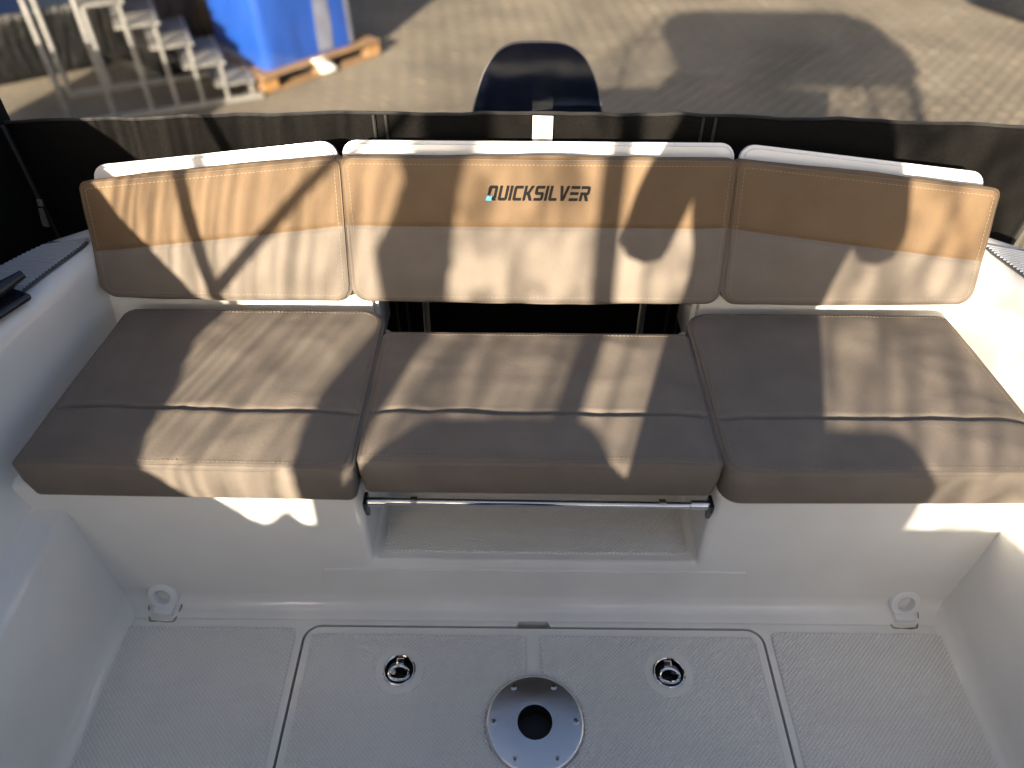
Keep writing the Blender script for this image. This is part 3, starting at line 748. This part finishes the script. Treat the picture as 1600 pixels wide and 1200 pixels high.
bm = bmesh.new(); ring = hood(.994, .494); tube(bm, [(a+.008, 1.7275+.30*max(0, z-.494), z) for a, z in ring], .0028, 6); sub(mo, build('hood_piping', bm, 'greyweb'))
bm = bmesh.new(); rg = random.Random(3); top = []
for k in range(25):
    x = -.135+.27*k/24; top.append((x+.008, .598+.014*noise.noise(Vector((x*18, 1, 2)))-(.03 if k < 5 and k > 2 else 0)))
vsb = [bm.verts.new((x, 1.7135+.30*(z-.497)-.0006, z)) for x, z in top]; vsd = [bm.verts.new((x, 1.7135-.0006, .46)) for x, z in top]
for k in range(24): bm.faces.new((vsd[k], vsd[k+1], vsb[k+1], vsb[k]))
o = build('peeled_patch', bm, 'navy2'); md = o.modifiers.new('t', 'SOLIDIFY'); md.thickness = .0015; sub(mo, o)
bm = bmesh.new(); box(bm, (.006, 1.93, .25), (.24, .36, .26), bev=.05, seg=3); sub(mo, build('lower_cowl', bm, 'grey'))
bm = bmesh.new(); box(bm, (.006, 1.93, -.15), (.13, .22, .62), bev=.03, seg=3); sub(mo, build('mid_section', bm, 'grey'))
bm = bmesh.new(); box(bm, (.006, 1.62, .02), (.20, .50, .26), bev=.03, seg=3); sub(mo, build('clamp_bracket', bm, 'grey'))
bm = bmesh.new(); tube(bm, [(.006, 1.70, -.58), (.006, 1.78, -.58), (.006, 1.95, -.58), (.006, 2.1, -.58), (.006, 2.16, -.58)], [.02, .05, .055, .04, .015], 16); box(bm, (.006, 1.92, -.44), (.03, .2, .2), bev=.01); box(bm, (.006, 1.93, -.69), (.012, .14, .14), bev=.004)
sub(mo, build('gearcase', bm, 'grey'))
for k in range(3):
    bm = bmesh.new(); a = 2*pi*k/3
    box(bm, (0, 0, .09), (.075, .008, .13), Matrix.Rotation(R(28), 3, 'Z'), bev=.003); bm.transform(Matrix.Translation((.006, 2.13, -.58)) @ Matrix.Rotation(a, 4, 'Y'))
    sub(mo, build('propeller_blade', bm, 'grey'))

# ------------------------------------------------------------------ yard: boarding steps, pallets, loads
D1 = Vector((-.676, -.315, 0)).normalized(); D2 = Vector((-D1.y, D1.x, 0)) * -1
if D2.y < 0: D2 = -D2
S0 = Vector((-2.13, 5.87, G))
steps = thing('boarding_steps', 'grey aluminium boarding steps with five grated treads beside the loads', 'steps', S0)
DEP = .62; GO = .187
rot1 = Matrix.Rotation(math.atan2(D1.y, D1.x), 3, 'Z')
for k in range(5):
    hgt = .13+.165*k; b0 = S0+D1*GO*k
    bm = bmesh.new(); box(bm, b0+D1*(GO*.62)+D2*(DEP/2)+Vector((0, 0, hgt)), (GO*1.55, DEP, .022), rot1, bev=.004); tr_ = sub(steps, build('tread', bm, 'grate'))
    for q, off in enumerate((0, DEP)):
        bm = bmesh.new(); box(bm, b0+D2*off+Vector((0, 0, (hgt-.013)/2)), (.024, .024, hgt-.013), rot1); sub(steps, build('leg', bm, 'alu', smooth=False))
    bm = bmesh.new(); a = b0-D1*.028; tube(bm, [a-D2*.01+Vector((0, 0, hgt+.004)), a+D2*(DEP+.01)+Vector((0, 0, hgt+.004))], .015, 8); sub(steps, build('nosing', bm, 'alu'))
for off in (0, DEP):
    bm = bmesh.new(); a = S0+D2*off; box(bm, a+D1*.62+Vector((0, 0, .018)), (1.4, .04, .036), rot1); sub(steps, build('base_rail', bm, 'alu', smooth=False))
for off in (0, DEP):
    for k, hh in ((5.4, 1.75), (7.0, 1.75)):
        b0 = S0+D1*GO*k+D2*off; bm = bmesh.new(); tube(bm, [b0+Vector((0, 0, .03)), b0+Vector((0, 0, hh))], .021, 10); sub(steps, build('handrail_post', bm, 'alu'))
    bm = bmesh.new(); a = S0+D1*GO*5.4+D2*off+Vector((0, 0, 1.75)); b = S0+D1*GO*7.0+D2*off+Vector((0, 0, 1.75)); tube(bm, [a, b], .021, 10); sub(steps, build('handrail', bm, 'alu'))
bm = bmesh.new(); box(bm, S0+D1*GO*6.2+D2*(DEP/2)+Vector((0, 0, .95)), (GO*2, DEP, .025), rot1); sub(steps, build('platform', bm, 'grate', smooth=False))

def pallet(loc, rz, label):
    t = thing('wooden_pallet', label, 'pallet', loc, 'wooden pallets'); t.rotation_euler.z = rz
    rg = random.Random(int(loc[0]*100))
    def pb(name, c, s, m='wood'):
        bm = bmesh.new(); box(bm, c, s, bev=.004, seg=1); build(name, bm, m, t, smooth=False)
    for k in range(5): pb('deck_board', (0, -.35+.175*k, .133), (1.2, (.145 if k % 2 == 0 else .10), .022))
    for k in (-1, 0, 1):
        pb('stringer_board', (k*.53, 0, .1105), (.145, .8, .022))
        for j in (-1, 0, 1):
            pb('block', (k*.53, j*.35, .0605), (.145, .10 if j else .145, .077))
            pb('block_end', (k*.53, j*.35-(.0505 if j else .073), .0605), (.135, .002, .07), 'woodend')
        pb('bottom_board', (0, k*.35, .011), (1.2, .10, .021))
    return t
pdir = math.atan2(.856, .77)                        # the near pallet's long side runs away to the right
def at_p(base, rz, u, v, z): return Vector((base[0]+u*cos(rz)-v*sin(rz), base[1]+u*sin(rz)+v*cos(rz), z))
PB = Vector((-2.05, 5.92, 0)); PR = R(48.5)
pc = at_p(PB, PR, .60, .40, G)
pallet(pc, PR, 'weathered wooden pallet under the blue wrapped load')
def load(center, rz, size, label, m, band=None, group='wrapped pallet loads', name='wrapped_load', labelsheet=False, rad=.07):
    t = thing(name, label, 'load', center, group); t.rotation_euler.z = rz
    sx, sy, sz = size; bm = bmesh.new()
    out = round_poly([(-sx/2, -sy/2), (sx/2, -sy/2), (sx/2, sy/2), (-sx/2, sy/2)], rad, 6); rows = []
    out = [p for p, _ in resample(out, .05)]
    nz_ = 14
    for k in range(nz_+1):
        z = sz*k/nz_; row = []
        for p in out:
            d = p.normalized(); n_ = .018*noise.noise(Vector((p.x*4+center[0], p.y*4, z*2)))-.012*(1 if k in (0, nz_) else 0)
            row.append(bm.verts.new((p.x+d.x*n_, p.y+d.y*n_, z)))
        rows.append(row)
    N = len(out)
    for A, B in zip(rows, rows[1:]):
        for i in range(N): bm.faces.new((A[i], A[(i+1) % N], B[(i+1) % N], B[i]))
    bm.faces.new(rows[0][::-1]); bm.faces.new(rows[-1])
    build('wrapping', bm, m, t)
    if band:
        for (u0, u1) in band:
            bm = bmesh.new(); g0 = []
            for i in range(5):
                for k in range(15):
                    u = u0+(u1-u0)*i/4; z = .02+(sz-.04)*k/14
                    p = Vector((u, -sy/2)); n_ = .018*noise.noise(Vector((p.x*4+center[0], p.y*4, z*2))); d = p.normalized()
                    g0.append(bm.verts.new((u+d.x*n_, -sy/2+d.y*n_-.004, z)))
            for i in range(4):
                for k in range(14): bm.faces.new((g0[i*15+k], g0[(i+1)*15+k], g0[(i+1)*15+k+1], g0[i*15+k+1]))
            build('film_strip', bm, 'filmband', t)
    if labelsheet:
        bm = bmesh.new(); box(bm, (-sx/2-.008, -sy/2+.16, .62), (.004, .2, .14)); build('paper_label', bm, 'tag', t, smooth=False)
    return t
LB = at_p(PB, PR, .55, .42, G+.146)
load(LB, PR, (.93, .74, 1.25), 'tall load wrapped in glossy blue film standing on a pallet', 'blue', band=[(.06, .20), (.36, .41)], labelsheet=True)
bm = bmesh.new(); g0 = []
for i in range(4):
    for k in range(6):
        p = at_p(PB, PR, .47+.05*i+.02*k, -.012-.01*sin(i+k), G+.155-.028*k); p += Vector((.006*sin(i*3+k), 0, 0)); g0.append(bm.verts.new(p))
for i in range(3):
    for k in range(5): bm.faces.new((g0[i*6+k], g0[(i+1)*6+k], g0[(i+1)*6+k+1], g0[i*6+k+1]))
o = build('film_scrap', bm, 'tag'); md = o.modifiers.new('t', 'SOLIDIFY'); md.thickness = .003
tag(o, 'torn scrap of white film hanging off the pallet edge', 'film scrap')
load((-2.95, 6.98, G), R(48.5), (1.1, 1.0, 1.5), 'black film wrapped load behind the boarding steps', 'blackfilm')
load((-5.1, 7.1, G), R(40), (1.15, 1.0, 1.45), 'blue wrapped load in the far left corner behind the steps', 'blue')
load((-4.15, 6.75, G), R(35), (1.2, 1.0, .5), 'black film wrapped load at the left end of the boarding steps, before the blue one', 'blackfilm')
load((-3.75, 3.6, G), R(10), (1.2, 1.0, 1.05), 'unseen low black block added beside the boat to shade the ground at left', 'blackfilm')  # added sun blocker, never in view, darkens the paving before the steps
# dark tarpaulin heap, far right
bm = bmesh.new(); n = 40; rows = []
for i in range(n+1):
    row = []
    for k in range(n):
        a = 2*pi*k/n; r = .95*(i/n)*(1+.18*noise.noise(Vector((cos(a)*1.5, sin(a)*1.5, 3))))
        x, y = r*cos(a), r*sin(a)
        z = .42*max(0, 1-(i/n)**2.2)+.10*noise.noise(Vector((x*4, y*4, 1)))*(1-(i/n)**4)+.04*noise.noise(Vector((x*12, y*12, 6)))*(1-(i/n)**4)
        row.append(bm.verts.new((5.58+x, 8.55+y, G+max(.006, z))))
    rows.append(row)
for A, B in zip(rows, rows[1:]):
    for k in range(n): bm.faces.new((A[k], A[(k+1) % n], B[(k+1) % n], B[k]))
tag(build('tarpaulin_heap', bm, 'blackfilm', angle=80), 'crumpled shiny black tarpaulin heap at the far right corner', 'tarpaulin')
for x, y in ((0, -2.2), (0, .7)):
    bm = bmesh.new(); box(bm, (x, y, (G-.60)/2), (.5, .22, -.60-G), bev=.01, seg=1)
    tag(build('keel_block', bm, 'wood', smooth=False), 'timber block under the boat keel near the '+('bow' if y < 0 else 'stern'), 'block')

# ------------------------------------------------------------------ helm seats (behind the photographer)
for x, st_, cr, lab in ((-.50, 1.010, .13, 'padded helm seat with rounded back at the left behind the photographer'), (.03, 1.0, .08, 'padded passenger seat with rounded back at the right behind the photographer')):
    t = thing('helm_seat', lab, 'seat', (x, -.74, 0), 'helm seats')
    bm = bmesh.new(); hw = .23 if x < -.3 else .19
    prism(bm, round_poly([(-hw, .50), (hw, .50), (hw, st_), (-hw, st_)], [.05, .05, cr, cr], 8), .10, .19, lambda a, b, c: (a, c, b)); bmesh.ops.recalc_face_normals(bm, faces=bm.faces[:])
    bmesh.ops.bevel(bm, geom=[e for e in bm.edges if e.calc_face_angle(0) > 1.2], offset=.02, segments=3, affect='EDGES'); build('backrest', bm, 'helm', t)
    bm = bmesh.new(); box(bm, (0, -.09, .50), (2*hw-.01, .40, .11), bev=.035, seg=3); build('seat', bm, 'helm', t)
    bm = bmesh.new(); lathe(bm, [(.15, .001), (.15, .012), (.05, .02), (.04, .06), (.04, .45), (0, .45)], (0, -.09, 0), n=24); build('pedestal', bm, 'alu', t)

# ------------------------------------------------------------------ the photographer (seen only by the shadow thrown on the bench)
per = thing('person', 'person in dark jacket and jeans holding up a phone, seen as shadow', 'person', (-.035, -.30, 0))
J = {}; E_ = []
def jv(k, p, r, parent=None):
    J[k] = (Vector(p), r)
    if parent: E_.append((parent, k))
px = -.035
jv('pelvis', (px, -.31, .92), (.145, .10)); jv('waist', (px, -.30, 1.05), (.145, .095), 'pelvis'); jv('mid', (px+.02, -.30, 1.15), (.16, .10), 'waist'); jv('chest', (px+.01, -.30, 1.25), (.19, .11), 'mid')
jv('uchest', (px, -.29, 1.38), (.13, .09), 'chest'); jv('neck', (px, -.275, 1.47), (.055, .055), 'uchest'); jv('skull0', (px, -.25, 1.54), (.066, .075), 'neck'); jv('skull1', (px, -.245, 1.62), (.075, .092), 'skull0'); jv('crown', (px, -.255, 1.68), (.055, .065), 'skull1')
jv('nose', (px, -.150, 1.575), (.012, .012), 'skull0')
for s in (-1, 1):
    q = 'R' if s > 0 else 'L'
    jv(q+'sh', (px+s*.175, -.295, 1.375), (.06, .06), 'uchest'); jv(q+'el', (px+s*.228, -.29, 1.135), (.05, .05), q+'sh')
    jv(q+'fa', (px+s*.185, -.18, 1.225), (.04, .04), q+'el'); jv(q+'wr', (px+s*.115, -.07, 1.315), (.027, .027), q+'fa'); jv(q+'pa', (px+s*.098, -.035, 1.345), (.026, .017), q+'wr')
    for f in range(4):
        o_ = Vector((0, .010*(f-1.5), .016*(1.5-f)*1.0))
        jv(q+'f%da' % f, Vector((px+s*.092, -.022, 1.355))+o_, (.009, .009), q+'pa'); jv(q+'f%db' % f, Vector((px+s*(.072-.003*f), -.016, 1.352))+o_*1.2, (.008, .008), q+'f%da' % f)
    jv(q+'t', (px+s*.088, -.052, 1.362), (.010, .010), q+'pa'); jv(q+'t2', (px+s*.062, -.048, 1.385), (.008, .008), q+'t')
    jv(q+'hip', (px+s*.085, -.31, .86), (.088, .09), 'pelvis'); jv(q+'kn', (px+s*.10, -.29, .48), (.058, .06), q+'hip'); jv(q+'an', (px+s*.11, -.32, .09), (.04, .042), q+'kn'); jv(q+'toe', (px+s*.12, -.17, .045), (.042, .036), q+'an'); jv(q+'he', (px+s*.11, -.36, .045), (.04, .036), q+'an')
keys = list(J); me = bpy.data.meshes.new('body'); me.from_pydata([J[k][0]-per.location for k in keys], [(keys.index(a), keys.index(b)) for a, b in E_], []); me.update()
ob = bpy.data.objects.new('body', me); COL.objects.link(ob); ob.parent = per
md = ob.modifiers.new('skin', 'SKIN'); md.use_smooth_shade = True
for i, k in enumerate(keys): me.skin_vertices[0].data[i].radius = J[k][1]; me.skin_vertices[0].data[i].use_root = (k == 'pelvis')
ob.modifiers.new('sub', 'SUBSURF').levels = 1; ob.modifiers['sub'].render_levels = 1
bpy.context.view_layer.update()
me2 = bpy.data.meshes.new_from_object(ob.evaluated_get(bpy.context.evaluated_depsgraph_get())); ob.modifiers.clear(); ob.data = me2
me2.materials.clear()
for k in ('cloth', 'jeans', 'skin', 'blackpl'): me2.materials.append(M[k])
for f in me2.polygons:
    c = f.center+per.location
    f.material_index = 3 if c.z < .10 else 1 if c.z < .90 else 2 if (c.z > 1.47 or (c.y > -.09 and c.z > 1.2)) else 0
zmin = min(v.co.z for v in me2.vertices)
for v in me2.vertices:
    if v.co.z < .25: v.co.z -= (zmin-.003)*(1-v.co.z/.25)
bm = bmesh.new(); lathe(bm, [(.088, -.01), (.094, .03), (.086, .075), (.05, .108), (0, .118)], (px-per.location.x, .035, 1.60), n=24); build('hair', bm, 'hair', per)
bm = bmesh.new(); RC = Matrix((r2, u2, -fw)).transposed()
box(bm, CAM-fw*.0095, (.155, .074, .008), RC, bev=.003)
tag(build('phone', bm, 'blackpl'), 'black phone held up level by the photographer', 'phone')
